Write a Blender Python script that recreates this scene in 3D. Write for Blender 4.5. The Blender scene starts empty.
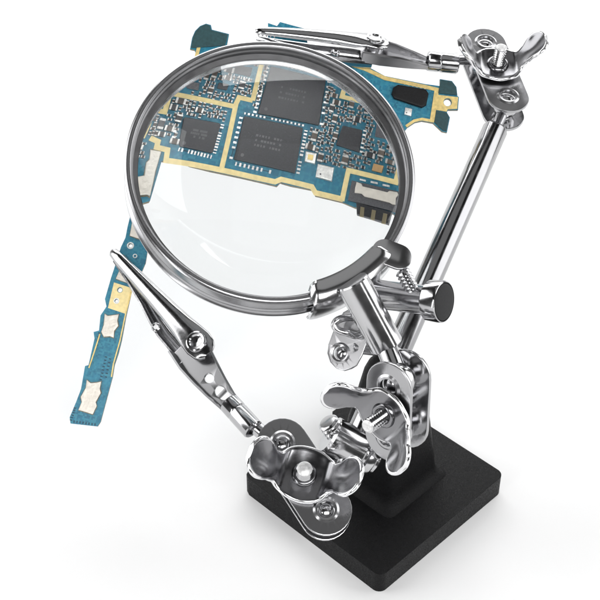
import bpy, bmesh, math, random
from mathutils import Vector, Matrix
V = Vector
# ---------------------------------------------------------------- camera (units: centimetres)
FOC, PITCH = 1250.0, math.radians(38)            # focal length for a 600-unit frame; looking down 38 degrees
RX = V((1, 0, 0)); FW = V((0, math.cos(PITCH), -math.sin(PITCH))); UP = V((0, math.sin(PITCH), math.cos(PITCH)))
TC = -FW                                          # direction towards the camera
CAM = V((0, 0, 0.62)) - FW*31.6 - RX*(74/FOC*31.6) + UP*(174/FOC*31.6)
def ray(u, v): return FW + RX*((u-300)/FOC) - UP*((v-300)/FOC)
def at(u, v, z): return CAM + ray(u, v)*z
def on_plane(u, v, o, n):
    d = ray(u, v); return CAM + d*((o-CAM).dot(n)/d.dot(n))
def frame(o, z, xh):
    z = z.normalized(); x = (xh - z*xh.dot(z)).normalized(); y = z.cross(x)
    M = Matrix((x, y, z)).transposed().to_4x4(); M.translation = o; return M
# ---------------------------------------------------------------- lens and board frames
LT = math.radians(22)
LN = TC*math.cos(LT) + (RX*0.33 + UP*0.94).normalized()*math.sin(LT)
LENS = frame(at(270, 174.8, 28.9), LN, RX)
LR, LCURV, LEDGE, LZ = 3.14, 14.2, 0.07, -0.10   # glass: rim radius, curvature, rim half thickness, seat depth in the ring
BN = (TC + UP*0.12 + RX*0.03).normalized()
BOARD = frame(at(270, 180, 32.6), BN, RX*math.cos(math.radians(14.5)) - UP*math.sin(math.radians(14.5)))
LP_KEY, LP_FRONT, LP_TOP, WORLD, EXPO = 80000, 52000, 3500, 0.06, 0.12
# circuit board layout, in centimetres on the board's own plane
BD = {'outline':[(-2.923,2.869),(-2.95,3.172),(-2.923,3.376),(-2.831,3.543),(-2.695,3.647),(-2.558,3.644),(-2.5,3.529),(-2.036,3.529),(-2.001,3.087),(-1.413,3.131),(-0.917,3.32),(-1.116,4.087),(-0.865,4.069),(-0.816,4.196),(-0.103,4.188),(0.171,3.441),(0.983,3.573),(1.649,3.638),(2.233,3.484),(3.31,3.546),(3.707,3.595),(3.662,3.78),(3.983,3.809),(4.137,3.681),(4.22,3.45),(4.265,3.434),(4.321,3.085),(4.065,3.017),(4.056,2.944),(4.164,2.833),(4.182,2.42),(4.048,2.412),(3.765,2.574),(3.471,2.552),(3.302,2.465),(3.142,2.283),(3.031,2.017),(2.994,1.619),(3.034,0.8),(3.061,0.257),(2.628,-0.072),(2.462,-0.021),(1.745,-0.143),(1.476,-0.121),(0.931,-0.15),(0.865,-0.065),(0.406,-0.099),(0.2,-0.094),(0.154,-0.171),(-0.352,-0.179),(-1.183,-0.193),(-1.58,-0.18),(-1.643,-0.164),(-2.118,-0.187),(-2.092,-0.589),(-2.07,-0.864),(-2.173,-0.906),(-2.693,-1.393),(-2.836,-1.458),(-2.815,-1.834),(-2.731,-2.435),(-2.593,-2.589),(-2.556,-2.93),(-2.653,-3.6),(-2.707,-3.694),(-2.671,-4.407),(-2.618,-5.031),(-2.611,-5.347),(-2.628,-5.668),(-2.595,-5.976),(-2.586,-7.153),(-2.629,-7.282),(-3.309,-7.379),(-3.372,-7.238),(-3.316,-6.792),(-3.287,-6.471),(-3.346,-5.881),(-3.267,-5.834),(-3.3,-5.144),(-3.368,-4.987),(-3.245,-4.915),(-3.311,-4.533),(-3.225,-4.271),(-3.314,-4.094),(-3.31,-3.53),(-3.298,-3.285),(-3.276,-2.686),(-3.23,-2.417),(-3.253,-2.139),(-3.261,-1.815),(-3.267,-0.861),(-3.149,0.685),(-2.872,2.068),(-2.703,2.758),(-2.802,2.873)],'tabs':[[(-2.902,2.888),(-2.925,3.178),(-2.894,3.37),(-2.811,3.52),(-2.687,3.618),(-2.576,3.611),(-2.519,3.499),(-2.054,3.496),(-2.054,3.185)],[(3.682,3.757),(3.977,3.779),(4.122,3.663),(4.196,3.458),(3.704,3.383)],[(3.765,2.909),(4.046,2.928),(4.14,2.821),(4.158,2.441),(4.055,2.441),(3.786,2.599)]],'blue_tab':[(-0.939,3.511),(-1.089,4.066),(-0.858,4.042),(-0.809,4.169),(-0.123,4.16),(0.118,3.54)],'traces':[([(-2.467,0.183),(-2.303,0.143),(-2.293,0.034),(-2.082,0.025),(-2.045,-0.165),(-1.591,-0.145),(-0.805,-0.13),(-0.362,-0.124),(0.102,-0.108),(0.204,-0.035),(0.836,-0.015),(0.93,-0.104),(1.485,-0.072)],0.098),([(-2.523,1.114),(-2.347,1.116),(-1.586,1.13),(-1.067,1.141)],0.098),([(-0.761,1.355),(-1.047,1.35),(-1.069,1.2),(-1.017,0.492),(-0.982,-0.093)],0.098),([(-0.797,2.292),(-0.761,1.355)],0.098),([(-2.386,1.116),(-2.367,0.724),(-2.596,0.718),(-2.584,0.416),(-2.607,0.159)],0.098),([(1.021,2.188),(1.007,1.954),(1.695,1.981)],0.098),([(2.465,1.249),(2.439,0.549),(1.473,0.485),(1.472,-0.104)],0.098),([(1.317,3.549),(1.676,3.532),(2.25,3.418),(3.329,3.466),(3.682,3.476)],0.1),([(3.643,3.522),(3.726,2.619)],0.12),([(3.781,2.62),(3.46,2.596),(3.267,2.497),(3.098,2.299)],0.07),([(-2.718,-3.751),(-2.695,-4.413),(-2.655,-5.041),(-2.659,-5.65),(-2.62,-5.983)],0.03),([(-3.196,-4.995),(-3.21,-5.423),(-3.234,-5.905)],0.03),([(-2.709,2.982),(-2.702,2.45)],0.09)],'gold_patches':[[(-3.204,-3.623),(-2.692,-3.65),(-2.691,-4.332),(-3.177,-4.298)],[(3.688,3.337),(4.242,3.414),(4.289,3.104),(4.049,3.027),(4.04,2.954),(3.733,2.929)],[(1.326,3.622),(1.685,3.605),(2.253,3.461),(2.263,3.365),(1.99,3.419),(2.03,3.149),(1.453,3.332)]],'chips':{'a':[(-1.992,0.691),(-1.247,0.727),(-1.233,0.122),(-1.907,0.123)],'b':[(-0.841,0.982),(0.381,1.053),(0.448,0.134),(-0.804,0.101)],'c':[(-0.589,2.194),(0.598,2.223),(0.687,1.194),(-0.593,1.104)],'d':[(1.166,1.336),(1.576,1.363),(1.614,0.89),(1.117,0.899)],'e':[(-1.315,2.027),(-0.947,2.056),(-0.948,1.844),(-1.307,1.84)],'f':[(-1.529,1.559),(-1.322,1.566),(-1.326,1.43),(-1.526,1.424)],'g':[(-2.125,1.442),(-1.898,1.452),(-1.874,1.291),(-2.116,1.29)],'h':[(1.824,1.768),(2.179,1.592),(2.247,1.349),(1.854,1.308)],'m':[(2.523,3.308),(3.457,3.388),(3.477,2.861),(2.508,2.925)]},'cans':[[(0.851,0.427),(1.188,0.447),(1.203,0.172),(0.865,0.166)],[(0.556,0.605),(0.783,0.62),(0.794,0.405),(0.581,0.397)],[(2.953,2.778),(3.142,2.786),(3.164,2.582),(2.973,2.587)]],'connector_border':[(1.584,0.311),(2.588,0.394),(2.595,0.006),(2.459,-0.004),(1.747,-0.061),(1.587,-0.071)],'connector_plate':[(1.689,0.303),(1.794,0.296),(1.823,0.256),(2.324,0.297),(2.357,0.337),(2.514,0.36),(2.541,0.321),(2.503,0.251),(2.516,0.125),(2.459,0.106),(2.396,0.122),(1.901,0.079),(1.832,0.115),(1.694,0.092),(1.684,0.185)],'connector_body':[(1.757,-0.058),(2.462,-0.021),(2.433,-0.239),(1.81,-0.261)],'connector_legs':[[(1.861,-0.119),(1.94,-0.113),(1.956,-0.288),(1.877,-0.294)],[(2.089,-0.104),(2.168,-0.098),(2.172,-0.274),(2.094,-0.281)],[(2.317,-0.095),(2.395,-0.088),(2.388,-0.274),(2.311,-0.282)]],'tan_part':[(1.944,0.763),(2.149,0.777),(2.137,0.63),(1.933,0.617)],'pads':[[(-2.392,-0.031),(-2.186,-0.032),(-2.167,-0.393),(-2.103,-0.805),(-2.155,-0.787),(-2.268,-0.808),(-2.275,-0.871),(-2.383,-0.82),(-2.485,-0.542),(-2.33,-0.487),(-2.379,-0.267),(-2.346,-0.208)],[(-3.21,-4.467),(-3.122,-4.497),(-2.956,-4.428),(-2.861,-4.389),(-2.853,-4.561),(-2.795,-4.678),(-2.859,-4.828),(-2.824,-5.005),(-2.933,-4.993),(-3.077,-5.044),(-3.173,-4.936),(-3.159,-4.747)],[(-3.202,-6.212),(-3.083,-6.26),(-2.939,-6.21),(-2.835,-6.157),(-2.821,-6.35),(-2.769,-6.442),(-2.831,-6.694),(-2.779,-6.785),(-2.82,-7.018),(-2.98,-7.007),(-3.203,-6.999),(-3.174,-6.782),(-3.233,-6.666),(-3.171,-6.414)],[(-3.142,-3.271),(-3.015,-3.346),(-2.879,-3.552),(-3.098,-3.528),(-3.179,-3.523)],[(-3.171,-1.9),(-2.833,-1.866),(-2.812,-2.186),(-2.879,-2.285),(-2.883,-2.367),(-3.128,-2.35)]],'rings':[(-3.049,-2.589,0.085),(-2.865,-2.822,0.05),(-3.015,-4.069,0.075)],'holes':[(4.005,3.211,0.1),(-3.004,-3.772,0.06),(-3.049,-2.589,0.05),(-3.015,-4.069,0.045)],'pins':{'a':[((-1.209,0.715),(-1.201,0.149),11),((-1.878,0.074),(-1.244,0.061),11),((-2.111,0.613),(-2.026,0.171),5)],'b':[((-0.84,1.051),(0.366,1.114),16),((-0.892,0.941),(-0.862,0.127),9),((-0.735,0.039),(-0.044,0.048),9),((0.453,1.019),(0.501,0.167),13)],'c':[((-0.566,2.273),(0.598,2.32),15),((-0.651,2.14),(-0.653,1.132),12),((0.669,2.197),(0.727,1.249),9)],'e':[((-1.27,1.78),(-0.954,1.784),7)],'m':[((2.794,3.422),(3.336,3.44),6)],'d':[((1.629,1.368),(1.65,0.922),6)]},'dashes':[((-2.891,-5.525),(-2.862,-6.203),9),((-2.779,-5.549),(-2.755,-6.018),6),((-3.305,-6.973),(-3.321,-7.29),6),((-3.237,-7.308),(-2.703,-7.249),8),((-3.228,-4.977),(-3.195,-5.287),4)],'slots':[((1.735,0.376),(1.858,0.384),1),((1.958,0.395),(2.099,0.409),1),((2.2,0.412),(2.34,0.428),1)],'caps':[(-1.4,1.886,0.2,0.122,0),(0.648,0.952,0.208,0.114,1),(-2.142,0.995,0.199,0.119,0),(-2.358,0.474,0.212,0.111,1),(1.37,0.655,0.179,0.129,1),(0.624,0.714,0.2,0.113,0),(1.836,0.902,0.214,0.104,0),(-0.936,2.236,0.171,0.126,0),(2.053,1.013,0.17,0.125,1),(-1.059,1.621,0.178,0.118,1),(2.289,1.135,0.183,0.114,0),(-1.659,1.731,0.194,0.104,1),(1.434,1.556,0.167,0.116,0),(0.872,0.57,0.176,0.108,1),(0.933,1.791,0.169,0.112,0),(-2.071,0.647,0.153,0.12,1),(0.974,1.435,0.181,0.101,1),(-2.182,0.416,0.178,0.102,0),(-2.236,0.843,0.147,0.121,0),(2.26,0.893,0.184,0.096,0),(-2.011,0.198,0.174,0.101,0),(0.866,1.639,0.176,0.099,1),(-1.801,1.646,0.183,0.093,1),(1.243,1.848,0.166,0.102,1),(1.577,1.822,0.185,0.091,1),(-1.734,0.895,0.156,0.105,0),(-1.378,1.705,0.157,0.101,0),(-2.621,-0.02,0.173,0.091,0),(-1.641,1.351,0.143,0.109,1),(1.066,1.083,0.149,0.099,1),(1.806,1.87,0.147,0.098,1),(0.854,1.927,0.142,0.099,0),(-1.698,1.919,0.15,0.093,1),(-2.286,0.284,0.14,0.092,0),(0.944,1.117,0.105,0.058,0),(-1.667,1.596,0.1,0.058,0),(1.183,0.529,0.104,0.055,0),(1.238,1.495,0.1,0.057,1),(-1.864,0.884,0.103,0.055,1),(0.755,1.61,0.103,0.055,0),(-2.466,0.44,0.103,0.055,1),(0.813,1.263,0.099,0.057,0),(1.699,1.842,0.097,0.057,0),(-2.391,0.282,0.103,0.053,1),(0.769,0.701,0.099,0.055,1),(-0.668,1.532,0.105,0.051,0),(1.72,1.326,0.101,0.053,0),(-1.759,1.026,0.097,0.055,1),(0.752,0.919,0.093,0.057,1),(-1.388,0.84,0.1,0.053,0),(-1.905,0.779,0.096,0.055,0),(0.738,1.758,0.091,0.058,1),(1.663,1.153,0.091,0.058,0),(1.075,1.239,0.103,0.051,1),(1.176,0.795,0.097,0.054,0),(-1.942,0.925,0.102,0.051,1),(-2.011,0.989,0.104,0.05,1),(0.838,0.874,0.092,0.056,0),(-0.667,1.423,0.101,0.051,1),(-1.533,1.228,0.105,0.049,1),(1.915,0.997,0.097,0.053,0),(-1.75,1.292,0.093,0.055,1),(-1.084,1.48,0.1,0.051,0),(2.157,1.182,0.1,0.051,1),(2.045,0.887,0.098,0.052,0),(1.652,0.799,0.089,0.057,0),(-1.204,1.647,0.099,0.051,0),(1.803,1.233,0.099,0.051,0),(1.42,1.804,0.097,0.052,0),(-1.871,1.012,0.09,0.056,1),(0.87,1.362,0.089,0.056,1),(1.044,0.877,0.087,0.057,1),(0.946,0.904,0.099,0.05,0),(-0.685,2.013,0.088,0.056,1),(1.042,0.973,0.091,0.054,0),(-1.393,1.342,0.086,0.057,0),(-0.898,1.626,0.096,0.051,1),(-1.59,1.895,0.094,0.052,0),(1.304,1.506,0.092,0.053,1),(2.351,0.722,0.103,0.047,0),(0.765,2.059,0.091,0.053,1),(1.748,0.627,0.086,0.056,0),(1.456,1.723,0.094,0.051,0),(-1.0,1.759,0.084,0.057,0),(-1.574,1.987,0.104,0.046,1),(1.395,1.453,0.085,0.056,0),(-1.746,1.45,0.083,0.057,0),(1.126,1.442,0.086,0.055,0),(-1.691,0.786,0.089,0.053,1),(-1.002,1.468,0.096,0.049,1),(1.736,1.449,0.098,0.048,0),(0.792,1.389,0.094,0.05,1),(2.176,1.03,0.094,0.05,0),(-1.161,1.343,0.09,0.052,1),(-2.028,0.326,0.088,0.053,1),(0.721,1.893,0.099,0.047,0),(1.849,0.75,0.083,0.056,1),(-1.542,1.036,0.103,0.045,1),(1.582,1.665,0.082,0.056,0),(1.633,0.682,0.085,0.054,0),(2.319,0.991,0.086,0.053,0),(2.256,0.686,0.091,0.05,1),(1.224,0.689,0.091,0.05,1),(-1.766,1.382,0.101,0.045,0),(-1.621,0.87,0.089,0.051,1),(-0.685,2.22,0.089,0.051,0),(-0.674,1.629,0.094,0.048,0),(-1.222,0.963,0.082,0.055,1),(-1.512,1.706,0.092,0.049,0),(-2.475,0.357,0.098,0.046,0),(-1.739,1.52,0.088,0.051,0),(-1.359,2.083,0.088,0.051,0),(1.726,1.627,0.102,0.044,1),(0.97,1.265,0.083,0.054,1),(2.006,0.826,0.083,0.054,0),(1.757,1.527,0.091,0.049,0),(-1.172,1.738,0.078,0.057,1),(1.309,1.681,0.085,0.052,1),(1.096,1.502,0.088,0.05,0),(-2.026,0.897,0.086,0.051,0),(1.239,1.673,0.081,0.054,1),(-0.682,1.693,0.095,0.046,0),(-1.508,0.824,0.079,0.055,0),(0.738,1.964,0.076,0.057,0),(-2.073,0.753,0.103,0.042,0),(0.759,1.044,0.103,0.042,1),(-2.584,-0.184,0.103,0.042,0),(0.601,0.808,0.092,0.047,0),(1.772,1.052,0.08,0.054,1),(1.059,0.635,0.083,0.052,0),(-1.379,1.044,0.1,0.043,0),(0.552,1.072,0.1,0.043,1),(1.118,1.839,0.075,0.057,0),(-1.215,0.821,0.089,0.048,1),(1.439,1.857,0.104,0.041,0),(-1.18,1.464,0.08,0.053,1),(2.191,1.273,0.08,0.053,0),(-1.287,0.866,0.088,0.048,1),(-2.162,0.703,0.103,0.041,1),(1.71,1.754,0.074,0.057,1),(1.073,0.573,0.084,0.05,0),(2.339,0.791,0.075,0.056,0),(0.825,2.029,0.091,0.046,1),(0.676,1.098,0.093,0.045,0),(-1.821,1.232,0.089,0.047,1),(-0.894,2.135,0.089,0.047,0),(-1.947,1.033,0.082,0.051,1),(-2.502,0.528,0.102,0.041,0),(1.438,1.653,0.104,0.04,0),(1.85,1.126,0.08,0.052,0),(1.273,0.543,0.104,0.04,1),(-0.936,1.457,0.099,0.042,1),(0.942,1.185,0.09,0.046,0),(1.016,0.798,0.092,0.045,0),(1.544,0.742,0.088,0.047,0),(-2.469,0.599,0.078,0.053,1),(0.769,1.528,0.081,0.051,1),(1.128,1.772,0.103,0.04,0),(1.7,1.259,0.071,0.058,0),(2.25,0.785,0.072,0.057,0),(-1.297,1.273,0.082,0.05,0),(-0.699,2.158,0.082,0.05,0),(-1.529,0.889,0.093,0.044,0),(1.486,0.593,0.077,0.053,1),(-1.195,1.232,0.078,0.052,0),(-2.072,0.512,0.078,0.052,0),(-1.9,1.522,0.09,0.045,1),(1.702,1.036,0.09,0.045,1),(0.823,0.957,0.086,0.047,1),(1.198,0.611,0.094,0.043,0),(-1.625,1.519,0.079,0.051,0),(-1.523,1.642,0.098,0.041,0),(2.348,1.252,0.073,0.055,1),(1.759,0.806,0.073,0.055,0),(-1.26,1.731,0.074,0.054,1),(-2.27,0.673,0.083,0.048,0),(1.323,0.808,0.083,0.048,1),(1.834,1.015,0.081,0.049,1),(0.772,0.814,0.09,0.044,0),(-2.607,-0.128,0.092,0.043,0),(-0.695,1.268,0.076,0.052,0),(-1.264,1.346,0.077,0.051,0),(0.94,0.767,0.091,0.043,1),(1.657,1.662,0.075,0.052,1),(0.973,0.527,0.076,0.051,0),(1.146,1.69,0.074,0.052,1),(1.182,1.534,0.096,0.04,1),(2.057,1.211,0.078,0.049,1),(1.63,0.585,0.093,0.041,0),(1.292,1.583,0.079,0.048,0),(1.543,0.59,0.086,0.044,1),(-2.23,0.596,0.084,0.045,0),(-0.883,1.542,0.077,0.049,0),(1.65,1.439,0.077,0.049,1),(-1.381,1.231,0.082,0.046,1),(1.392,0.52,0.092,0.041,0),(1.143,0.703,0.071,0.053,0),(1.883,1.879,0.089,0.042,1),(0.899,1.029,0.089,0.042,1),(-1.353,1.79,0.083,0.045,0),(-2.644,0.06,0.07,0.053,0),(-1.468,1.28,0.074,0.05,1),(-1.808,0.78,0.074,0.05,0),(1.653,1.543,0.084,0.044,1),(-2.513,-0.108,0.071,0.052,0),(-1.675,1.033,0.082,0.045,1),(1.078,1.354,0.078,0.047,0),(1.948,1.215,0.087,0.042,1),(-2.448,0.279,0.083,0.044,1),(1.473,0.7,0.091,0.04,1),(-1.289,0.96,0.079,0.046,1),(-1.625,1.226,0.071,0.051,0),(0.856,1.498,0.084,0.043,1),(-2.108,0.843,0.072,0.05,1),(1.046,0.738,0.076,0.047,0),(-1.48,2.013,0.089,0.04,0),(-0.914,1.772,0.074,0.048,1),(0.705,2.071,0.074,0.048,1),(1.737,1.395,0.077,0.046,0),(-0.675,1.762,0.077,0.046,1),(0.779,1.203,0.084,0.042,0),(1.762,1.151,0.075,0.047,1),(1.768,0.731,0.088,0.04,0),(-1.969,1.218,0.073,0.048,1),(-1.601,0.982,0.076,0.046,1),(-2.277,0.971,0.076,0.046,1),(-2.153,0.31,0.074,0.047,0),(1.569,1.566,0.074,0.047,0),(-2.177,0.511,0.084,0.041,0),(1.011,1.6,0.082,0.042,1),(1.694,0.893,0.082,0.042,1),(-2.044,0.437,0.078,0.044,0),(-1.378,0.959,0.073,0.047,0),(-2.535,0.06,0.081,0.042,0),(-0.698,1.912,0.085,0.04,0),(0.966,1.671,0.079,0.043,0),(1.054,1.701,0.075,0.045,1),(0.814,1.062,0.074,0.045,1),(-1.632,1.45,0.08,0.041,0),(0.552,0.906,0.078,0.042,1),(-1.448,0.918,0.071,0.046,1),(1.379,0.796,0.071,0.046,1),(2.001,1.14,0.074,0.044,0),(1.434,0.821,0.081,0.04,1),(-1.177,1.557,0.072,0.045,1),(-2.473,-0.176,0.072,0.045,0),(-0.688,1.855,0.072,0.045,0),(-1.759,1.789,0.08,0.04,0),(-0.966,1.63,0.072,0.044,1),(0.729,1.84,0.073,0.043,0),(-0.694,2.102,0.073,0.043,0),(-1.949,0.84,0.076,0.041,0),(-1.36,0.905,0.074,0.042,0),(0.908,1.252,0.072,0.043,1),(1.559,0.807,0.072,0.043,0),(1.108,1.621,0.07,0.044,0),(-1.473,0.99,0.077,0.04,0),(0.989,0.621,0.075,0.041,1),(0.83,1.134,0.071,0.043,0),(-1.58,1.808,0.074,0.041,1),(0.949,1.0,0.074,0.041,1),(-1.528,1.333,0.072,0.042,1),(-0.863,1.488,0.074,0.04,0),(-2.504,0.265,0.072,0.041,1),(0.857,0.744,0.071,0.041,1)]}
# ---------------------------------------------------------------- scene, helpers
S = bpy.context.scene
S.unit_settings.system = 'METRIC'; S.unit_settings.scale_length = 0.01; S.unit_settings.length_unit = 'CENTIMETERS'
COL = S.collection
PI = math.pi
def nodes(m): m.use_nodes = True; return m.node_tree.nodes, m.node_tree.links
def mat(name, col, metal=0, rough=.4, noise=None, rnoise=None, bump=None, spec=.5, coat=0):
    """procedural surface: noise=(scale, amount) varies colour, rnoise=(scale, amount) roughness, bump=(scale, strength, distance)"""
    m = bpy.data.materials.new(name); n, l = nodes(m); b = n['Principled BSDF']
    b.inputs['Base Color'].default_value = (*col, 1); b.inputs['Metallic'].default_value = metal; b.inputs['Roughness'].default_value = rough
    b.inputs['Specular IOR Level'].default_value = spec; b.inputs['Coat Weight'].default_value = coat
    tc = n.new('ShaderNodeTexCoord')
    def nz(scale, det=4):
        t = n.new('ShaderNodeTexNoise'); t.inputs['Scale'].default_value = scale; t.inputs['Detail'].default_value = det
        l.new(tc.outputs['Object'], t.inputs['Vector']); return t.outputs['Fac']
    if noise:
        r = n.new('ShaderNodeMapRange'); r.inputs['From Min'].default_value = .3; r.inputs['From Max'].default_value = .7
        r.inputs['To Min'].default_value = 1-noise[1]; r.inputs['To Max'].default_value = 1+noise[1]; l.new(nz(noise[0]), r.inputs['Value'])
        v = n.new('ShaderNodeVectorMath'); v.operation = 'SCALE'; v.inputs[0].default_value = col; l.new(r.outputs[0], v.inputs['Scale'])
        l.new(v.outputs[0], b.inputs['Base Color'])
    if rnoise:
        r = n.new('ShaderNodeMapRange'); r.inputs['From Min'].default_value = .35; r.inputs['From Max'].default_value = .7
        r.inputs['To Min'].default_value = rough; r.inputs['To Max'].default_value = rough+rnoise[1]; l.new(nz(rnoise[0], 6), r.inputs['Value'])
        l.new(r.outputs[0], b.inputs['Roughness'])
    if bump:
        k = n.new('ShaderNodeBump'); k.inputs['Strength'].default_value = bump[1]; k.inputs['Distance'].default_value = bump[2]
        l.new(nz(bump[0], 3), k.inputs['Height']); l.new(k.outputs[0], b.inputs['Normal'])
    return m
M_chrome = mat('chrome', (.54,.54,.55), 1, .13, rnoise=(4,.06), bump=(2.2,.06,.03))
M_steel = mat('pressed_steel', (.46,.46,.47), 1, .13, rnoise=(7,.05), bump=(2.4,.10,.03))
M_plate = mat('satin_plate', (.44,.44,.45), 1, .24)
M_bracket = mat('brushed_bracket', (.66,.66,.67), 1, .17)
M_sawn = mat('sawn_bolt_end', (.72,.72,.72), .6, .45, noise=(18,.2))
M_rim = mat('painted_edge_highlight', (.86,.86,.87), 1, .16)  # lighter copy of the wing steel: edge highlight put into the colour
M_wing = mat('darkened_wing_steel', (.25,.25,.26), 1, .19, rnoise=(6,.06), bump=(2.2,.12,.03))  # same steel, dark reflections on the wing faces put into the colour
M_dark = mat('dark_bore', (.05,.05,.055), .9, .35)
M_iron = mat('black_cast_iron', (.006,.006,.0065), 0, .27, noise=(60,.95), rnoise=(30,.35), bump=(50,.8,.018), spec=.13)
M_rubber = mat('black_rubber', (.007,.007,.008), 0, .5, noise=(20,.3), bump=(40,.2,.01), spec=.25)
M_white = mat('white_sheet', (.86,.86,.86), 0, .6, spec=.2)
M_blue = mat('blue_solder_mask', (.013,.17,.275), 0, .32, noise=(5,.22), rnoise=(9,.15), spec=.5)
n_, l_ = nodes(M_blue); vo = n_.new('ShaderNodeTexVoronoi'); vo.feature = 'DISTANCE_TO_EDGE'; vo.inputs['Scale'].default_value = 7
mp_ = n_.new('ShaderNodeVectorMath'); mp_.operation = 'SNAP'; mp_.inputs[1].default_value = (.045, .045, .045); tc_ = n_.new('ShaderNodeTexCoord')   # stepped copper runs under the mask
l_.new(tc_.outputs['Object'], mp_.inputs[0]); l_.new(mp_.outputs[0], vo.inputs['Vector'])
lt_ = n_.new('ShaderNodeMath'); lt_.operation = 'LESS_THAN'; lt_.inputs[1].default_value = .10; l_.new(vo.outputs['Distance'], lt_.inputs[0])
mx_ = n_.new('ShaderNodeMix'); mx_.data_type = 'RGBA'; mx_.inputs['B'].default_value = (.045, .30, .40, 1); b_ = n_['Principled BSDF']
src = b_.inputs['Base Color'].links[0].from_socket; sc_ = n_.new('ShaderNodeMath'); sc_.operation = 'MULTIPLY'; sc_.inputs[1].default_value = .55
l_.new(lt_.outputs[0], sc_.inputs[0]); l_.new(sc_.outputs[0], mx_.inputs['Factor']); l_.new(src, mx_.inputs['A']); l_.new(mx_.outputs['Result'], b_.inputs['Base Color'])
M_teal = mat('dark_teal_film', (.016,.062,.070), 0, .55, noise=(14,.2), bump=(35,.2,.01))
M_gold = mat('gold_plating', (.78,.60,.24), .35, .40, noise=(12,.16), rnoise=(10,.15))
M_palegold = mat('pale_gold_plating', (.90,.74,.36), .1, .42, noise=(9,.10))
M_edge = mat('board_edge', (.20,.17,.10), 0, .6, noise=(12,.4))
M_chip = mat('chip_epoxy', (.028,.028,.033), 0, .42, noise=(40,.35), bump=(60,.15,.005), spec=.5)
M_chip2 = mat('grey_chip_epoxy', (.10,.10,.11), 0, .40, noise=(40,.3), spec=.5)
M_tin = mat('tinned_metal', (.80,.79,.76), .55, .32, noise=(22,.2), rnoise=(12,.2))
M_cream = mat('silver_cream_pad', (.78,.73,.65), .25, .42, noise=(8,.08), bump=(10,.35,.03))
M_capbody = mat('capacitor_ceramic', (.085,.068,.055), 0, .45, noise=(3,.5))
M_capdark = mat('resistor_body', (.022,.022,.025), 0, .4, noise=(3,.5))
M_solder = mat('solder_ends', (.50,.49,.47), .5, .38, noise=(20,.3))
M_tan = mat('tantalum_tan', (.55,.34,.15), 0, .45, noise=(8,.2))
M_bronze = mat('bronze_contact', (.34,.29,.18), .6, .35)
M_ink = mat('dark_ink', (.012,.06,.10), 0, .5)
M_lens = bpy.data.materials.new('lens_glass'); n_, l_ = nodes(M_lens)
g = n_.new('ShaderNodeBsdfGlass'); g.inputs['Color'].default_value = (.993,1,1,1); g.inputs['Roughness'].default_value = 0; g.inputs['IOR'].default_value = 1.5
l_.new(g.outputs[0], n_['Material Output'].inputs['Surface'])

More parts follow.
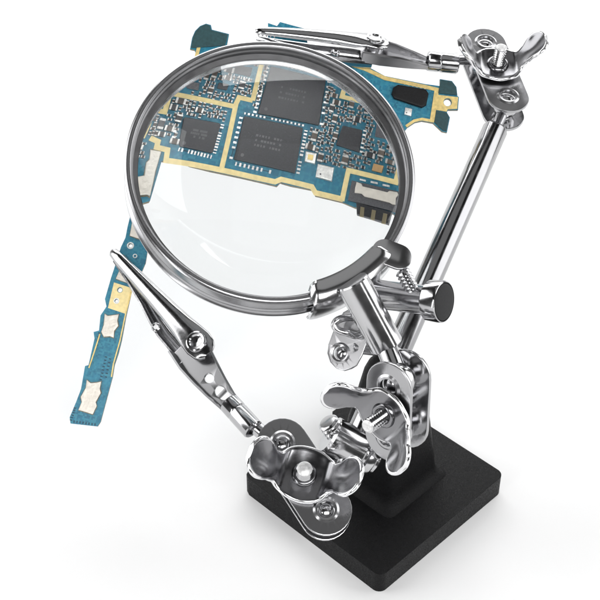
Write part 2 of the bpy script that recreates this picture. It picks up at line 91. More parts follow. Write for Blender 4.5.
class MB:
    def __init__(s): s.bm = bmesh.new(); s.mi = 0
    def face(s, vs):
        try:
            f = s.bm.faces.new(vs); f.material_index = s.mi; return f
        except ValueError: return None
    def lathe(s, prof, M=Matrix(), seg=40, closed=False):
        rings = []
        for r, z in prof:
            if r < 1e-6: rings.append([s.bm.verts.new(M @ V((0,0,z)))])
            else: rings.append([s.bm.verts.new(M @ V((r*math.cos(2*PI*k/seg), r*math.sin(2*PI*k/seg), z))) for k in range(seg)])
        pr = list(zip(rings, rings[1:])) + ([(rings[-1], rings[0])] if closed else [])
        for a, b in pr:
            for k in range(seg):
                k2 = (k+1) % seg
                if len(a) == 1 and len(b) == 1: continue
                if len(a) == 1: s.face([a[0], b[k2], b[k]])
                elif len(b) == 1: s.face([a[k], a[k2], b[0]])
                else: s.face([a[k], a[k2], b[k2], b[k]])
        return s
    def cyl(s, p, q, r, r2=None, seg=32, ch=None):
        L = (q-p).length; r2 = r if r2 is None else r2; ch = min(r, r2)*.12 if ch is None else ch
        d = q-p; h = V((0,0,1)) if abs(d.normalized().z) < .9 else V((1,0,0))
        return s.lathe([(0,0),(r-ch,0),(r,ch),(r2,L-ch),(r2-ch,L),(0,L)], frame(p, d, h), seg)
    def thread(s, p, q, r, pitch=.075, depth=.03, seg=24, tip=True):
        L = (q-p).length; n = max(2, int(L/pitch)); pf = [(0,0)]
        for k in range(n):
            z = L*k/n; dz = L/n; pf += [(r-depth, z+.02*dz), (r, z+.42*dz), (r, z+.58*dz), (r-depth, z+.98*dz)]
        pf += [(r-depth-.01, L), (0, L)]
        d = q-p; return s.lathe(pf, frame(p, d, V((0.3,0.1,1))), seg)
    def prism(s, poly, z0, z1, M=Matrix(), holes=(), bev=0, bseg=2):
        """extruded outline with real holes and a bevelled rim"""
        bm = bmesh.new(); es = []
        for lp in [poly]+list(holes):
            vs = [bm.verts.new((x, y, z0)) for x, y in lp]
            es += [bm.edges.new((vs[i], vs[(i+1) % len(vs)])) for i in range(len(vs))]
        bmesh.ops.triangle_fill(bm, use_beauty=True, use_dissolve=False, edges=es)
        r = bmesh.ops.extrude_face_region(bm, geom=bm.faces[:])
        for v in r['geom']:
            if isinstance(v, bmesh.types.BMVert): v.co.z = z1
        bmesh.ops.recalc_face_normals(bm, faces=bm.faces[:])
        if bev:
            ed = [e for e in bm.edges if len(e.link_faces) == 2 and e.calc_face_angle(0) > 1.0 and abs(e.verts[0].co.z-e.verts[1].co.z) < 1e-5]
            try: bmesh.ops.bevel(bm, geom=ed, offset=bev, segments=bseg, affect='EDGES', profile=.5, clamp_overlap=True)
            except Exception: pass
        s.absorb(bm, M); return s
    def absorb(s, bm, M, keep=False):
        mp = {}
        for v in bm.verts: mp[v] = s.bm.verts.new(M @ v.co)
        for f in bm.faces:
            q = s.face([mp[v] for v in f.verts])
            if keep and q: q.material_index = f.material_index
        bm.free()
    def tube(s, pts, r, seg=16, cap=True, up=V((.2,.1,1))):
        n = len(pts); rs = r if isinstance(r, (list, tuple)) else [r]*n; rings = []
        for i in range(n):
            d = (pts[min(i+1, n-1)]-pts[max(i-1, 0)]); F_ = frame(pts[i], d, up)
            rings.append([s.bm.verts.new(F_ @ V((rs[i]*math.cos(2*PI*k/seg), rs[i]*math.sin(2*PI*k/seg), 0))) for k in range(seg)])
        for a, b in zip(rings, rings[1:]):
            for k in range(seg): s.face([a[k], a[(k+1)%seg], b[(k+1)%seg], b[k]])
        if cap: s.face(rings[0][::-1]); s.face(rings[-1])
        return s
    def grid(s, P, closed_u=False):
        R_ = [[s.bm.verts.new(p) for p in row] for row in P]
        for a, b in zip(R_, R_[1:]):
            for k in range(len(a)-1+(1 if closed_u else 0)):
                k2 = (k+1) % len(a); s.face([a[k], a[k2], b[k2], b[k]])
        return s
    def sheet(s, P, t, rim=None):
        """grid of points thickened into a closed shell; its cut edge may take another material slot"""
        n, m = len(P), len(P[0]); Nn = [[None]*m for _ in P]
        for i in range(n):
            for j in range(m):
                a = P[min(i+1, n-1)][j]-P[max(i-1, 0)][j]; c = P[i][min(j+1, m-1)]-P[i][max(j-1, 0)]; v = a.cross(c)
                Nn[i][j] = v.normalized() if v.length > 1e-9 else None
        for i in range(n):
            for j in range(m):
                if Nn[i][j] is None: Nn[i][j] = next(Nn[k][j] for k in sorted(range(n), key=lambda k: abs(k-i)) if Nn[k][j] is not None)
        if rim is not None:                                   # rolled edge: every row becomes a closed loop with round ends
            L_ = []
            for i in range(n):
                row = []
                for j in range(m): row.append(P[i][j]+Nn[i][j]*t/2)
                for e, sg in ((m-1, 1), (0, -1)):
                    c = P[i][e]-P[i][e-sg]; c = (c-Nn[i][e]*c.dot(Nn[i][e])); c = c.normalized() if c.length > 1e-7 else V((0,0,0))
                    arc = [P[i][e]+(Nn[i][e]*math.cos(q*PI/5)*sg+c*math.sin(q*PI/5))*t/2 for q in range(1, 5)]
                    row += arc
                    if sg > 0: row += [P[i][j]-Nn[i][j]*t/2 for j in range(m-1, -1, -1)]
                L_.append([s.bm.verts.new(p) for p in row])
            K = len(L_[0])
            for a, b in zip(L_, L_[1:]):
                for k in range(K):
                    s.mi = rim if (m-1 <= k < m+4 or k >= 2*m+3) else 0
                    s.face([a[k], a[(k+1) % K], b[(k+1) % K], b[k]])
            s.mi = rim; s.face(L_[0][::-1]); s.face(L_[-1]); s.mi = 0
            return s
        A = [[s.bm.verts.new(P[i][j]+Nn[i][j]*t/2) for j in range(m)] for i in range(n)]
        B = [[s.bm.verts.new(P[i][j]-Nn[i][j]*t/2) for j in range(m)] for i in range(n)]
        for i in range(n-1):
            for j in range(m-1):
                s.face([A[i][j], A[i][j+1], A[i+1][j+1], A[i+1][j]]); s.face([B[i][j], B[i+1][j], B[i+1][j+1], B[i][j+1]])
        old = s.mi; s.mi = old if rim is None else rim
        ring = [(i, 0) for i in range(n)]+[(n-1, j) for j in range(1, m)]+[(i, m-1) for i in range(n-2, -1, -1)]+[(0, j) for j in range(m-2, 0, -1)]
        for (a, b), (c, d) in zip(ring, ring[1:]+ring[:1]): s.face([A[a][b], A[c][d], B[c][d], B[a][b]])
        s.mi = old; return s
    def build(s, name, mats, parent=None, ang=32, bevel=0, wn=False):
        bm = s.bm; bmesh.ops.remove_doubles(bm, verts=bm.verts[:], dist=1e-5); bmesh.ops.recalc_face_normals(bm, faces=bm.faces[:])
        for f in bm.faces: f.smooth = True
        a = math.radians(ang)
        for e in bm.edges: e.smooth = len(e.link_faces) == 2 and e.calc_face_angle(0) < a
        me = bpy.data.meshes.new(name); bm.to_mesh(me); bm.free()
        for m in (mats if isinstance(mats, (list, tuple)) else [mats]): me.materials.append(m)
        o = bpy.data.objects.new(name, me); COL.objects.link(o)
        if parent: o.parent = parent
        if wn: k = o.modifiers.new('flat_faces_stay_flat', 'WEIGHTED_NORMAL'); k.keep_sharp = True; k.weight = 100
        if bevel:
            b = o.modifiers.new('rounded_edges', 'BEVEL'); b.width = bevel; b.segments = 2; b.limit_method = 'ANGLE'; b.angle_limit = math.radians(35)
        return o
def tag(o, label, cat, kind=None):
    o['label'] = label; o['category'] = cat
    if kind: o['kind'] = kind
def circle(cx, cy, r, n=28): return [(cx+r*math.cos(2*PI*k/n), cy+r*math.sin(2*PI*k/n)) for k in range(n)]
def stadium(h, r, n=14):
    return [(h+r*math.cos(a), r*math.sin(a)) for a in [-PI/2+PI*k/n for k in range(n+1)]] + [(-h+r*math.cos(a), r*math.sin(a)) for a in [PI/2+PI*k/n for k in range(n+1)]]
def mix(a, b, t): return a + (b-a)*t
def sph(mb, c, r, seg=28):
    mb.lathe([(r*math.sin(PI*k/14), -r*math.cos(PI*k/14)) for k in range(15)], Matrix.Translation(c), seg)

# ---------------------------------------------------------------- setting
def smooth(t): t = max(0, min(1, t)); return t*t*(3-2*t)
t_ = MB(); prof = [(-150, 0), (-20, 0), (60, 0)] + [(60+60*math.sin(a), 60-60*math.cos(a)) for a in [PI/2*k/16 for k in range(1, 17)]] + [(120, 110)]
t_.grid([[V((x, y, z)) for x in (-150, -75, 0, 75, 150)] for y, z in prof])
o = t_.build('tabletop', M_white); o['kind'] = 'structure'

# ---------------------------------------------------------------- helping hand stand
HH = bpy.data.objects.new('helping_hand', None); COL.objects.link(HH); HH.empty_display_size = 2
tag(HH, 'chrome helping hand stand with round magnifying glass, two alligator clips and square black iron base', 'soldering stand')
# base plate: square casting with its corner towards the viewer, and a U-shaped slot in the side away from it
E_ = 2.34; c45 = math.cos(PI/4)
def rot45(p): return ((p[0]-p[1])*c45, (p[0]+p[1])*c45)
def corner(cx, cy, a0, r=.22, n=7): return [(cx+r*math.cos(a0+PI/2*k/n), cy+r*math.sin(a0+PI/2*k/n)) for k in range(n+1)]
k_ = E_-.22
outl = corner(k_, -k_, -PI/2) + corner(k_, k_, 0)
slot = [(.92, E_), (.84, E_-.08), (.78, 1.45), (.66, 1.26), (.45, 1.2), (-.75, 1.12), (-1.0, 1.0), (-1.2, .72), (-1.72, .66), (-1.86, .74), (-1.93, .95), (-1.98, E_-.05), (-2.03, E_)]
outl += slot + [(-E_+.2, E_), (-E_+.06, E_-.06)] + [(-E_, E_-.2)] + corner(-k_, -k_, PI)
outl = [rot45(p) for p in outl]
b = MB(); b.prism(outl, 0.0, .62, bev=.12, bseg=3); b.build('base_plate', M_iron, HH, ang=40, wn=True)
# tapering square post with a flared foot and a domed top
def sq(h, rr, n=5):
    p = []
    for cx, cy, a0 in ((1,-1,-PI/2),(1,1,0),(-1,1,PI/2),(-1,-1,PI)):
        p += [((h-rr)*cx+rr*math.cos(a0+PI/2*k/n), (h-rr)*cy+rr*math.sin(a0+PI/2*k/n)) for k in range(n+1)]
    return [rot45(q) for q in p]
sec = [(.56,1.16),(.63,1.14),(.70,1.04),(.80,.96),(1.0,.92),(1.3,.90),(2.6,.76),(3.5,.62),(4.1,.53),(4.35,.45),(4.52,.33),(4.60,.19),(4.63,.05)]
b = MB(); PX = V((.30, .05, 0))
b.grid([[V((x, y, z))+PX for x, y in sq(h, min(.22, h*.45))] for z, h in sec], True)
b.face([v for v in b.bm.verts[-24:]])
b.build('post', M_iron, HH, ang=50)

# ---- a ball joint: two stadium plates, four sockets, a bolt and a stamped wing nut
def joint(mid_px, n, pa, pb, gap, r, wing_dir, wing_len=1.5, beta=47, hole=.20, bolt_out=.62, wing_scale=1.06, hexcap=False, big=1.0, wing_rest=.06, flip=1):
    mid = at(*mid_px); n = n.normalized()
    A, B = on_plane(*pa, mid, n), on_plane(*pb, mid, n); mid = (A+B)/2; h = (A-B).length/2
    J = frame(mid, n, A-B); t = .10; M_ = J
    for sgn in (1, -1):
        m = MB(); z0 = gap/2 if sgn > 0 else -gap/2-t
        m.prism(stadium(h, r), z0, z0+t, M_, holes=[circle(h, 0, hole), circle(-h, 0, hole)], bev=.03)
        # raised pressed rims round the two sockets
        for c in (h, -h):
            zz = z0+t if sgn > 0 else z0
            m.lathe([(hole-.005, zz-.02*sgn), (hole+.0, zz+.028*sgn), (hole+.05, zz+.034*sgn), (hole+.11, zz-.004*sgn)], M_ @ Matrix.Translation((c, 0, 0)), 28)
        m.build('joint_plate', M_plate if sgn > 0 else M_steel, HH, wn=True)
    for c in (A, B):
        m = MB(); sph(m, c, gap/2+.055); m.build('ball', M_chrome, HH)
    zt = gap/2+t
    m = MB(); m.thread(M_ @ V((0,0,-zt-.05)), M_ @ V((0,0,zt+bolt_out)), .165*big); 
    m.lathe([(0,zt+bolt_out-.005),(.15*big,zt+bolt_out-.005),(.15*big,zt+bolt_out+.03),(.11*big,zt+bolt_out+.06),(0,zt+bolt_out+.065)], M_, 6 if hexcap else 24)
    m.lathe([(0,-zt-.30),(.16,-zt-.30),(.25,-zt-.24),(.27,-zt-.1),(.27,-zt-.0),(0,-zt)], M_, 24)
    zb = zt+bolt_out+.02; MI = M_.inverted()
    for f in m.bm.faces: f.material_index = 1 if (MI @ f.calc_center_median()).z > zb else 0
    m.build('bolt', [M_chrome, M_sawn], HH)
    m = MB(); m.lathe([(.17,zt),(.36,zt),(.36,zt+.05),(.30,zt+.07),(.17,zt+.07)], M_, 32, closed=True); m.build('washer', M_chrome, HH)
    # stamped wing nut
    W = frame(M_ @ V((0,0,zt+wing_rest)), n, wing_dir); k = wing_scale; P = []
    na, nb = 64, 14; Lh = wing_len
    for i in range(na+1):
        a = -Lh*math.cos(PI*i/na)*.55 + (-Lh+2*Lh*i/na)*.45; s_ = abs(a)/Lh; sg = 1 if a > 0 else -1
        # centre line: flat middle, then a bend up and a straight wing
        fl, br, be = .36, .30, math.radians(beta)
        d = abs(a)
        if d < fl: x, z = d, 0
        elif d < fl+br*be: th = (d-fl)/br; x, z = fl+br*math.sin(th), br*(1-math.cos(th))
        else:
            q = d-fl-br*be; x, z = fl+br*math.sin(be)+q*math.cos(be), br*(1-math.cos(be))+q*math.sin(be)
        disc = .58*math.sqrt(max(0, 1-(d/.74)**2)); lc = Lh-.40
        lobe = .42*math.sqrt(max(0, 1-((d-lc)/.42)**2)) if d > lc-.42 else 0
        w = max(disc, lobe, .31*(1-smooth((d-lc)/.35)) if d < lc else 0, .012)
        row = []
        for j in range(nb+1):
            y = -w+2*w*j/nb; f = j/nb*2-1
            lift = .10*f*f*(1-s_) + smooth((d-.60)*2.4)*(.36*(y/.42)**2 + .22*max(0, (d-lc)/.42)**2)
            dish = -.03*smooth(1-d/.3)
            off = sg*.10*smooth((d-.4)*2.2)*flip                         # wings sit a little off the axis, one to each side
            row.append(W @ V((sg*x*k, (y+off)*k, (z+lift*.6+dish+.05)*k)))
        P.append(row)
    m = MB(); m.sheet(P, .11, rim=1)
    m.lathe([(.175,0.0),(.31,0.0),(.31,.08),(.27,.15),(.20,.17),(.175,.15)], W, 32, closed=True)
    m.build('wing_nut', [M_wing, M_rim], HH, ang=62)
    return A, B, J
JL = joint((304,479.5,29.1), TC+UP*.40+RX*.02, (282.4,446.5), (325.6,512.5), .46, .60, RX*.95-UP*.34, bolt_out=.60, big=1.18, wing_rest=.05)
JT = joint((494.5,79,33.6), TC*.80+UP*.60+RX*.05, (483.6,52.5), (505.4,106.3), .56, .56, RX+UP*.02, bolt_out=.70, wing_scale=.97)
JP = joint((398,405,27.6), TC*.74-RX*.60-UP*.32, (399,380), (397,430), .66, .58, RX*.78-UP*.66, bolt_out=.74, wing_scale=.96, beta=44)

# ---- crossbar from the top joint to the low joint, with turned-down necks
TA, TB = JT[1], JL[1]; d = (TB-TA).normalized(); Lr = (TB-TA).length
Fr = frame(TA, d, V((0,0,1)))
m = MB(); m.lathe([(0,.12),(.13,.12),(.15,.22),(.15,.62),(.17,.68),(.30,.72),(.332,.78),(.332,Lr-.80),(.30,Lr-.74),(.17,Lr-.68),(.15,Lr-.62),(.15,Lr-.12),(0,Lr-.12)], Fr, 48)
m.build('crossbar', mat('rod_chrome', (.37,.37,.38), 1, .13, rnoise=(4,.05)), HH)
# ---- swivel block gripping the crossbar beside the post
def crossbar_at(u): 
    best = min(range(400), key=lambda i: abs((lambda q: 300+FOC*q.dot(RX)/q.dot(FW))(TA+d*Lr*i/399-CAM)-u)); return TA+d*Lr*best/399
XB = crossbar_at(354)
ax = RX*.86+FW*.32; ax = (ax-d*ax.dot(d)).normalized()
m = MB(); m.lathe([(0,-.68),(.42,-.70),(.48,-.64),(.48,.16),(.45,.20),(.37,.22),(.37,.28),(.45,.32),(.46,.40),(.45,.48),(.40,.52),(.36,.54),(.36,.60),(.30,.64),(0,.64)], frame(XB, ax, d), 44)
m.build('swivel_block', M_chrome, HH)
jn = JP[2].col[2].to_3d(); jc = JP[2].translation; jl = jc+(JP[1]-jc)*.3
m = MB(); m.cyl(XB+ax*.5, jl, .20); m.build('swivel_pin', M_chrome, HH)
pz = jc-jn*.9; m = MB(); m.cyl(jc-jn*.40, V((PX.x, PX.y, pz.z)), .26); m.build('post_bolt', M_chrome, HH)
sx = (UP*.70+TC*.50-RX*.50).normalized()
m = MB(); m.thread(XB-ax*.30+sx*.30, XB-ax*.30+sx*.76, .25, pitch=.10, depth=.05); m.build('set_screw', M_chrome, HH)

# ---- magnifier ring, lens, rim bracket, socket
def LP(phi, r, z): return LENS @ V((r*math.cos(phi), r*math.sin(phi), z))
m = MB(); m.lathe([(3.16,0.385),(3.2,0.418),(3.25,0.43),(3.3,0.418),(3.335,0.385),(3.34,0.344),(3.32,0.295),(3.28,0.275),(3.275,0.246),(3.275,-0.131),(3.3,-0.164),(3.3,-0.197),(3.275,-0.23),(3.275,-0.295),(3.3,-0.328),(3.335,-0.353),(3.34,-0.385),(3.32,-0.418),(3.26,-0.435),(3.12,-0.435),(3.04,-0.41),(3.02,-0.361),(3.04,-0.328),(3.15,-0.295),(3.16,-0.041),(3.05,0.008),(3.03,0.041),(3.05,0.074),(3.16,0.106),(3.17,0.164),(3.14,0.197),(3.14,0.246),(3.17,0.279)], LENS, 160, closed=True)
M_bore = mat('shaded_bore', (.20,.20,.205), 1, .32, rnoise=(5,.08))  # inner wall's dark reflections painted in as a darker ring steel
LI_ = LENS.inverted()
for f in m.bm.faces:
    c_ = LI_ @ f.calc_center_median(); f.material_index = 1 if math.hypot(c_.x, c_.y) < 3.19 and c_.z > -.30 else 0
ring = m.build('lens_ring', [mat('ring_steel', (.38,.38,.39), 1, .22, rnoise=(5,.05)), M_bore], HH)
sg_ = LCURV-math.sqrt(LCURV**2-LR**2); hf = LEDGE+sg_
NZ = 28
pf = [(LR*k/NZ, hf-LCURV+math.sqrt(LCURV**2-(LR*k/NZ)**2)) for k in range(NZ+1)]
m = MB(); m.lathe(pf + [(r, -z) for r, z in pf[::-1]], LENS @ Matrix.Translation((0,0,LZ)), 160); m.build('lens', M_lens, HH, ang=60)
# rim bracket: a pressed channel hugging the ring
secb = [(2.98,.50),(3.0,.57),(3.10,.62),(3.38,.63),(3.47,.56),(3.49,.40),(3.47,-.45),(3.43,-.62),(3.30,-.68)]
P = []; a0, a1 = math.radians(-74), math.radians(-37)
for i in range(31):
    t = i/30; e = min(1, min(t, 1-t)*9); cut = math.sqrt(1-(1-e)**2) if e < 1 else 1
    P.append([LP(a0+(a1-a0)*t, 3.3+(r-3.3)*(.55+.45*cut) if r < 3.3 else r, z*(.80+.20*cut)) for r, z in secb])
m = MB(); m.sheet(P, .07)
tabf = Matrix.Translation(LP(math.radians(-38), 3.42, .5)) @ LENS.to_3x3().to_4x4()
m.prism(stadium(.16, .30), .035, .125, tabf @ Matrix.Rotation(math.radians(-20), 4, 'Z'), bev=.03)
m.build('rim_bracket', M_bracket, HH, ang=40)
sock_a, sock_b = at(352,281,27.35), at(387,346,27.8)
sd = (sock_b-sock_a).normalized()
m = MB(); Ls_ = (sock_b-sock_a).length
m.lathe([(0,0),(.35,0),(.38,.03),(.38,Ls_-.03),(.36,Ls_),(.27,Ls_+.0),(.25,Ls_-.08),(0,Ls_-.08)], frame(sock_a, sd, RX), 48)
m.build('lens_socket', M_chrome, HH)
m = MB(); m.cyl(sock_b-sd*.15, mix(sock_b, JP[0], .80), .24, seg=36); m.cyl(mix(sock_b, JP[0], .6), JP[0], .14); m.build('lens_stem', M_chrome, HH)
# thumb screw with a black faced knob, passing behind the socket
ta, tb = at(376,296,28.55), at(430,301,28.2)
td = (RX*.80+TC*.58-UP*.10).normalized()
tb = at(444,302,27.6); ta = tb-td*1.75
m = MB(); Lt = 1.75; Ft = frame(ta, td, UP)
m.lathe([(0,0),(.30,0),(.34,.04),(.33,Lt-.46),(.35,Lt-.42),(.42,Lt-.40),(.46,Lt-.36),(.475,Lt-.05),(.46,Lt),(.44,Lt+.01),(.43,Lt-.03),(0,Lt-.03)], Ft, 56)
ts = m.build('thumb_screw', M_steel, HH)
m = MB(); m.lathe([(0,Lt+.02),(.30,Lt+.025),(.41,Lt+.012),(.432,Lt-.02),(.432,Lt-.05),(0,Lt-.055)], Ft, 48); m.build('knob_face', M_rubber, ts)
# short threaded stud by the bracket end
m = MB(); m.thread(at(402,271,27.75), at(413,291,27.9), .17, pitch=.085, depth=.04); m.build('threaded_stud', M_steel, HH)
# hanging lug with an eye and the thick wire loop over it
Fl = frame(at(340,353,28.4), TC*.92-RX*.30+UP*.1, RX)
s_l = 28.4/FOC
lug = [((u-340)*s_l*1.05, -(v-353)*s_l) for u, v in [(355,306),(368,338),(362,355),(356,366),(351,369),(344,371),(336,368.5),(330,362),(327,353),(328,344),(333,331),(343,312)]]
m = MB(); m.prism(lug, -.09, .0, Fl, holes=[circle(0,0,.165)], bev=.025)
m.lathe([(.16,-.02),(.165,.02),(.20,.03),(.25,-.004)], Fl, 28); m.cyl(Fl @ V((.28,.12,-.05)), at(374,350,28.5), .13)
m.build('bracket_lug', M_plate, HH, wn=True)
m = MB(); sph(m, Fl @ V((.03,0,-.28)), .24); m.build('ball', M_chrome, HH)
m = MB(); wl = [(357,318,28.2),(347,317.5,28.05),(338,320,27.95),(334.5,325,27.95),(338,330,27.95),(347,333,27.95),(355,335.5,28.05),(362,333,28.2)]
pts = [at(*q) for q in wl]; 
fine = []
for i in range(len(pts)-1):
    p0, p1, p2, p3 = pts[max(i-1,0)], pts[i], pts[i+1], pts[min(i+2,len(pts)-1)]
    for k in range(6):
        t = k/6; fine.append(.5*((2*p1)+(p2-p0)*t+(2*p0-5*p1+4*p2-p3)*t*t+(3*p1-p0-3*p2+p3)*t**3))
m.tube(fine+[pts[-1]], .085, 14); m.build('wire_loop', M_chrome, HH)

# ---- alligator clips
def clip(tip, end, zdir, hole):
    Lc = (end-tip).length; k = Lc/6.4                       # lengths below were laid out for a 6.4 cm clip
    K = frame(tip, zdir - (end-tip).normalized()*zdir.dot((end-tip).normalized()), end-tip)
    xa = (end-tip).normalized(); za = K.col[2].to_3d(); ya = za.cross(xa); K = Matrix((xa, ya, za)).transposed().to_4x4(); K.translation = tip
    def T(x, y, z): return K @ V((x*k, y, z))
    # front jaw: a tapering half-round channel ending in a round ear
    st = [(-.06,.05,.05),(0,.10,.10),(.25,.135,.13),(.8,.165,.17),(1.5,.20,.20),(2.2,.245,.22),(2.7,.29,.22),(3.0,.325,.20),(3.28,.35,.17),(3.48,.31,.15),(3.58,.24,.13),(3.64,.12,.12)]
    P = []
    for x, w, hgt in st:
        P.append([T(x, w*math.sin(a), hgt*(.25+.75*math.cos(a)) if x < 2.9 else hgt*(.55+.45*math.cos(a))) for a in [-1.75+3.5*j/18 for j in range(19)]])
    m = MB(); m.sheet(P, .045)
    # teeth along the mouth
    for q in range(5):
        for sg in (1, -1):
            x = .02+.11*q; m.prism([(-.05,0),(.05,0),(0,-.10)], -.02, .02, Matrix.Translation(T(x, sg*.09, .03)) @ (K.to_3x3() @ Matrix(((1,0,0),(0,0,1),(0,1,0)))).to_4x4())
    j1 = m.build('alligator_clip', M_steel, HH, ang=42)
    # rivet
    Rv = Matrix.Translation(T(3.26, 0, .14)) @ K.to_3x3().to_4x4()
    m = MB(); m.lathe([(0,.05),(.08,.055),(.14,.07),(.17,.105),(.22,.11),(.255,.09),(.27,.03),(.27,-.2),(.2,-.5),(0,-.5)], Rv, 36); m.build('rivet', M_chrome, j1)
    # back jaw with its belly
    st = [(-.02,-.03,.06),(.05,-.04,.12),(.7,-.12,.14),(1.4,-.22,.18),(1.9,-.30,.24),(2.3,-.34,.28),(2.8,-.36,.28),(3.2,-.36,.28)]
    P = []
    for x, y, w in st:
        P.append([T(x, y+w*math.sin(a), -.14-.26*min(1, x/1.6)*math.cos(a)-.04) for a in [-1.7+3.4*j/14 for j in range(15)]])
    m = MB(); m.sheet(P[::-1], .045); m.build('back_jaw', M_steel, j1, ang=42)
    m = MB(); m.lathe([(0,-.02),(.10,-.02),(.12,.02),(.12,.06),(.09,.08),(.06,.05),(0,.05)], Matrix.Translation(T(2.15,-.50,-.12)) @ K.to_3x3().to_4x4(), 24); m.build('boss', M_chrome, j1)
    # tail: pressed body with two windows and folded sides
    def oval(cx, cy, a, b_, n=20): return [(cx+a*math.cos(2*PI*q/n), cy+b_*math.sin(2*PI*q/n)) for q in range(n)]
    body = [(2.9*k,-.62),(3.4*k,-.70),(3.9*k,-.70),(4.3*k,-.68),(4.7*k,-.64),(4.95*k,-.62),(4.95*k,-.26),(4.7*k,-.24),(4.3*k,-.14),(3.9*k,-.02),(3.5*k,.10),(3.2*k,.16),(2.9*k,-.1)]
    m = MB(); m.prism(body, -.22, -.16, K, holes=[oval(3.96*k,-.40,.12,.11), oval(4.42*k,-.42,.21,.13)], bev=.02)
    for pts_ in (body[0:6], body[6:12][::-1]):
        P = []
        for x, y in pts_:
            s2 = 1 if pts_ is not body[0:6] and y > -.3 else -1
            P.append([K @ V((x, y+s2*.01*j-.0, -.19+.30*math.sin(j*.5)*min(1,(4.95*k-x)*.6+.35))) for j in range(5)])
        m.sheet(P, .05)
    m.prism([(-.05,-.16),(.05,-.16),(.05,.16),(-.05,.16)], -.26, -.19, K @ Matrix.Translation((4.42*k,-.42,0)), bev=.01)
    m.build('tail', M_plate, j1, ang=42, wn=True)
    # crimped sleeve and stem to the ball
    s0, s1 = T(4.75,-.44,-.06), T(5.62,-.45,-.06)
    m = MB(); Lx = (s1-s0).length; m.lathe([(.14,0),(.235,0),(.26,.03),(.26,.30),(.245,.34),(.26,.38),(.26,Lx-.03),(.235,Lx),(.14,Lx),(.14,0)], frame(s0, s1-s0, V((0,0,1))), 32); m.build('sleeve', M_steel, j1)
    m = MB(); m.cyl(mix(s0, s1, .2), mix(s1, hole, .55), .175); m.cyl(mix(s1, hole, .4), hole, .12); m.build('clip_stem', M_chrome, j1)
clip(at(114,253,32.05), at(290,441,28.9), TC+RX*.05, JL[0])
clip(at(258,32,32.7), at(483,57,33.4), TC*.66+UP*.78, JT[0])

# ---------------------------------------------------------------- circuit board
CB = bpy.data.objects.new('circuit_board', None); COL.objects.link(CB); CB.matrix_world = BOARD; CB.empty_display_size = 1
tag(CB, 'blue L-shaped phone circuit board with gold tracks, gripped by two clips behind the lens', 'circuit board')
m = MB(); m.prism(BD['outline'], -.10, 0, holes=[circle(x, y, r, 20) for x, y, r in BD['holes']]);
for f in m.bm.faces: f.material_index = 1 if abs(f.normal.z) < .5 else 0
m.bm.normal_update()
for f in m.bm.faces: f.material_index = 1 if abs(f.normal.z) < .5 else 0
SUB = m.build('substrate', [M_blue, M_edge], CB, ang=20)
def flat(name, poly, z, m_, h=.012, par=CB, bev=0, holes=()):
    q = MB(); q.prism(poly, z, z+h, bev=bev, holes=holes); return q.build(name, m_, par, ang=30, wn=True)
for p in BD['tabs']: flat('foam_pad', p, .002, M_teal, .05, bev=.012)
flat('flex_tab', BD['blue_tab'], .002, M_blue, .03)
def ribbon(mb, pts, w, z0, z1):
    n = len(pts); Lf, Rt = [], []
    for i in range(n):
        p = V(pts[i]); a = (p-V(pts[i-1])).normalized() if i else None; c = (V(pts[i+1])-p).normalized() if i < n-1 else None
        a = a or c; c = c or a; t = (a+c).normalized(); nn = V((-t.y, t.x)); s_ = w/2/max(.4, nn.dot(V((-a.y, a.x))))
        Lf.append(p+nn*s_); Rt.append(p-nn*s_)
    mb.prism([tuple(p) for p in Lf]+[tuple(p) for p in Rt[::-1]], z0, z1)
for i, (p, w) in enumerate(BD['traces']):
    q = MB(); ribbon(q, p, w, .003, .016+.0015*i); q.build('gold_track', M_palegold if i < 7 else M_gold, CB, ang=25)
g0 = BD['gold_patches']
flat('gold_pad', g0[0], .003, M_palegold, .012, holes=[circle(x, y, r+.012, 20) for x, y, r in (BD['holes'][1], BD['holes'][3])])
flat('gold_pad', g0[1], .003, M_gold, .028, holes=[circle(*BD['holes'][0][:2], .112, 20)])
for x, y, r in BD['rings']:
    q = MB(); q.lathe([(r*.68, .002), (r*.70, .02), (r, .02), (r+.01, .002)], Matrix.Translation((x, y, 0)), 24); q.build('plated_ring', M_tin, CB)
for p in BD['pads']:
    cx_, cy_ = sum(q[0] for q in p)/len(p), sum(q[1] for q in p)/len(p)
    pd = flat('shield_pad', p, .012, M_cream, .05, bev=.018)
    flat('pad_border', [(cx_+(x-cx_)*(1+.018/max(.05, math.hypot(x-cx_, y-cy_))), cy_+(y-cy_)*(1+.018/max(.05, math.hypot(x-cx_, y-cy_)))) for x, y in p], .001, M_edge, .012, pd)
def cen(q): return (sum(p[0] for p in q)/len(q), sum(p[1] for p in q)/len(q))
hts = dict(a=.075, b=.09, c=.095, d=.06, e=.06, f=.05, g=.06, h=.04, m=.14)
def chamfer(q, c):
    r = []
    n = len(q)
    for i in range(n):
        p, a, b_ = V(q[i]), V(q[i-1]), V(q[(i+1) % n]); r += [tuple(p+(a-p).normalized()*c), tuple(p+(b_-p).normalized()*c)]
    return r
CHIPS = {}; M_print = mat('chip_print', (.12,.12,.125), 0, .5)
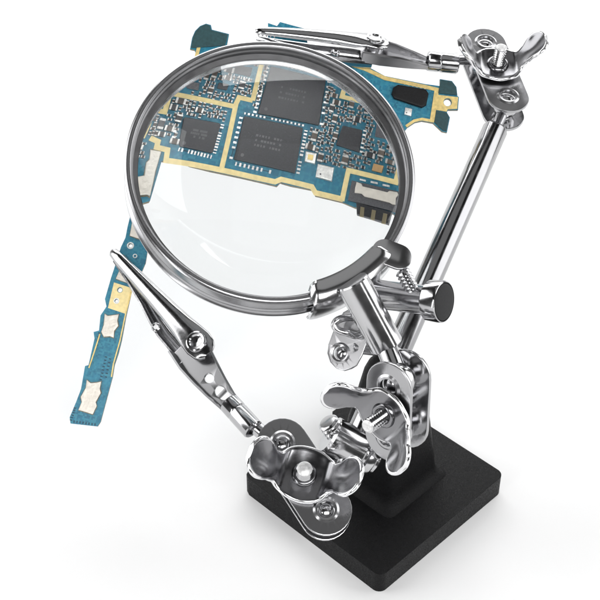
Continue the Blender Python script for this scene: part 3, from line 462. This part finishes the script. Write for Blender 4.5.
for k_n, q4 in BD['chips'].items():
    big = k_n in 'abcm'; ch = flat('chip', chamfer(q4, .10 if k_n == 'm' else .035 if k_n == 'a' else .012), .003, M_rubber if k_n == 'm' else M_chip2 if k_n in 'gh' else M_chip, hts[k_n], bev=.05 if k_n == 'm' else .01 if big else .004)
    CHIPS[k_n] = ch; q = MB(); any_ = False
    for (a, b_, n) in BD['pins'].get(k_n, []):
        a, b_ = V(a), V(b_); dr = (b_-a).normalized(); c = V(cen(q4)); nr = V((-dr.y, dr.x)); any_ = True
        q.mi = 1; ribbon(q, [a-dr*.03, b_+dr*.03], .014, .0015, .006); q.mi = 0
        for i in range(n):
            if (i*7+n) % 11 == 3: continue
            p = a+(b_-a)*(i/max(1, n-1)); wv = .28+.25*((i*37 % 10)/10); st_ = (b_-a).length/max(1, n-1)
            ln = .034 if n < 14 else .020; hw = min(.020, st_*wv*.6)
            q.prism([tuple(p-dr*hw-nr*ln), tuple(p+dr*hw-nr*ln), tuple(p+dr*hw+nr*ln), tuple(p-dr*hw+nr*ln)], .002, .022)
    if any_: q.build('pin_row', [M_tin, M_ink], ch)
def join_into(o, q, m_):
    me = o.data; me.materials.append(m_); k = len(me.materials)-1
    for f in q.bm.faces: f.material_index = k
    q.bm.from_mesh(me); q.bm.to_mesh(me); q.bm.free()
# faint rows of unreadable print on the two big chips
for k_n in 'bca':
    q4 = [V(p) for p in BD['chips'][k_n]]; q = MB(); rr = random.Random(ord(k_n))
    for rw in range(3):
        for i in range(9):
            if rr.random() < .25: continue
            fx, fy = .28+.05*i, .38+.11*rw; p = (q4[0]*(1-fx)+q4[1]*fx)*(1-fy)+(q4[3]*(1-fx)+q4[2]*fx)*fy
            w, h = .012+.014*rr.random(), .022
            q.prism([(p.x-w,p.y-h),(p.x+w,p.y-h),(p.x+w,p.y+h),(p.x-w,p.y+h)], hts[k_n]-.004, hts[k_n]+.0042)
    p = q4[3]*.88+q4[1]*.12; q.prism(circle(p.x, p.y, .035, 16), hts[k_n]-.004, hts[k_n]+.0042)
    join_into(CHIPS[k_n], q, M_print)
for i, p in enumerate(BD['cans']):
    c = flat('shielded_can', p, .003, M_tin, .11 if i < 2 else .08, bev=.025)
    a = V(cen(p)); e = V(p[3])-a
    q = MB(); q.lathe([(0,.112 if i < 2 else .082),(.018,.1125 if i < 2 else .0825),(.018,.118 if i < 2 else .086),(0,.118 if i < 2 else .086)], Matrix.Translation((a.x+e.x*.45, a.y+e.y*.45, .003)), 16)
    if i == 1: q = MB(); q.prism([tuple(a+(V(t)-a)*.5) for t in p], .1135, .119)
    q.build('vent_hole' if i != 1 else 'can_lid', M_chip2 if i != 1 else M_gold, c)
cn = flat('connector', BD['connector_border'], .003, M_chip2, .05, bev=.012)
flat('connector_cover', BD['connector_plate'], .055, M_cream, .05, cn, .012)
flat('connector_body', BD['connector_body'], -.06, M_chip, .13, cn, .015)
for p in BD['connector_legs']: flat('contact_leg', p, .072, M_bronze, .03, cn, .008)
q = MB()
for a, b_, n in BD['slots']:
    ribbon(q, [a, b_], .035, .03, .062)
join_into(cn, q, M_tin)
flat('tantalum_capacitor', BD['tan_part'], .003, M_tan, .07, bev=.012)
q = MB()
for a, b_, n in BD['dashes']:
    a, b_ = V(a), V(b_); dr = (b_-a).normalized(); nr = V((-dr.y, dr.x))
    for i in range(n):
        p = a+(b_-a)*(i/(n-1)); q.prism([tuple(p-dr*.014-nr*.03), tuple(p+dr*.014-nr*.03), tuple(p+dr*.014+nr*.03), tuple(p-dr*.014+nr*.03)], -.01, .004)
join_into(SUB, q, M_ink)
# small parts: end-capped chips in rows
def cap(mb, x, y, l, w, rot, i):
    h = w*.8; bm_ = frame(V((x, y, .003)), V((0,0,1)), V((0,1,0)) if rot else V((1,0,0)))
    e = l*.21
    for x0, x1, mi, dz in ((-l/2, -l/2+e, 0, .004), (-l/2+e, l/2-e, 1+(i % 3 == 0), 0), (l/2-e, l/2, 0, .004)):
        mb.mi = mi; mb.prism([(x0, -w/2), (x1, -w/2), (x1, w/2), (x0, w/2)], 0, h+dz, bm_)
    mb.mi = 0
CM = [M_solder, M_capbody, M_capdark]
for i, c in enumerate(BD['caps'][:98]):
    q = MB(); cap(q, *c, i); q.build('capacitor', CM, CB, ang=20)
q = MB()
for i, c in enumerate(BD['caps'][98:]): cap(q, *c, i)
o = q.build('small_resistors', CM, CB, ang=20); o['kind'] = 'stuff'; o.name = 'resistor_field'

# ---------------------------------------------------------------- light: studio lamps, added fills and highlight strips, dim studio
def area(name, loc, look, sx_, sy_, power, col=(1,1,1)):
    L_ = bpy.data.lights.new(name, 'AREA'); L_.shape = 'RECTANGLE'; L_.size = sx_; L_.size_y = sy_; L_.energy = power; L_.color = col
    o = bpy.data.objects.new(name, L_); COL.objects.link(o); o.location = loc
    o.rotation_euler = (V(look)-V(loc)).to_track_quat('-Z', 'Y').to_euler(); return o
area('right_softbox', (120, 16, 54), (4, 6, 0), 90, 140, LP_KEY*1.15)
area('left_softbox', (-120, 16, 54), (0, 6, 0), 90, 140, LP_KEY*1.4)
area('back_softbox', (10, 108, 66), (0, 6, 0), 170, 70, LP_KEY*1.7)
area('front_fill', (14, -74, 66), (0, 0, 0), 70, 34, LP_FRONT)  # added fill that brightens the foreground
area('top_fill', (0, 12, 84), (0, 8, 0), 56, 70, LP_TOP)  # added dim fill, so upward-facing plates reflect mid-grey
area('highlight_strip', (-52, -58, 30), (0, 4, 4), 7, 60, LP_FRONT*.22)  # added only to draw long highlights on the metal
area('highlight_strip', (66, -46, 26), (0, 4, 4), 6, 60, LP_FRONT*.16)  # second added strip, for highlights from the right
W_ = bpy.data.worlds.new('World'); S.world = W_; n, l = nodes(W_)      # the dim studio round the table: a little lighter low down
tc = n.new('ShaderNodeTexCoord'); sp = n.new('ShaderNodeSeparateXYZ'); rp = n.new('ShaderNodeValToRGB'); bg = n['Background']
l.new(tc.outputs['Generated'], sp.inputs[0]); l.new(sp.outputs['Z'], rp.inputs[0]); l.new(rp.outputs[0], bg.inputs[0]); bg.inputs[1].default_value = WORLD
e = rp.color_ramp.elements; e[0].position = 0; e[0].color = (1,1,1,1); e[1].position = .75; e[1].color = (.18,.18,.18,1)
# ---------------------------------------------------------------- camera
c = bpy.data.cameras.new('camera'); co = bpy.data.objects.new('camera', c); COL.objects.link(co)
co.matrix_world = Matrix((RX, UP, TC)).transposed().to_4x4(); co.location = CAM
co.rotation_euler = (PI/2-PITCH, 0, 0)
c.sensor_width = 36; c.sensor_fit = 'HORIZONTAL'; c.lens = 36*FOC/600; c.clip_start = 1; c.clip_end = 2000
S.camera = co
S.render.engine = 'CYCLES'; S.cycles.use_denoising = True; S.cycles.max_bounces = 14; S.cycles.transmission_bounces = 10; S.cycles.glossy_bounces = 8
S.cycles.sample_clamp_indirect = 8
S.view_settings.view_transform = 'Standard'; S.view_settings.look = 'None'; S.view_settings.gamma = 1; S.view_settings.exposure = EXPO
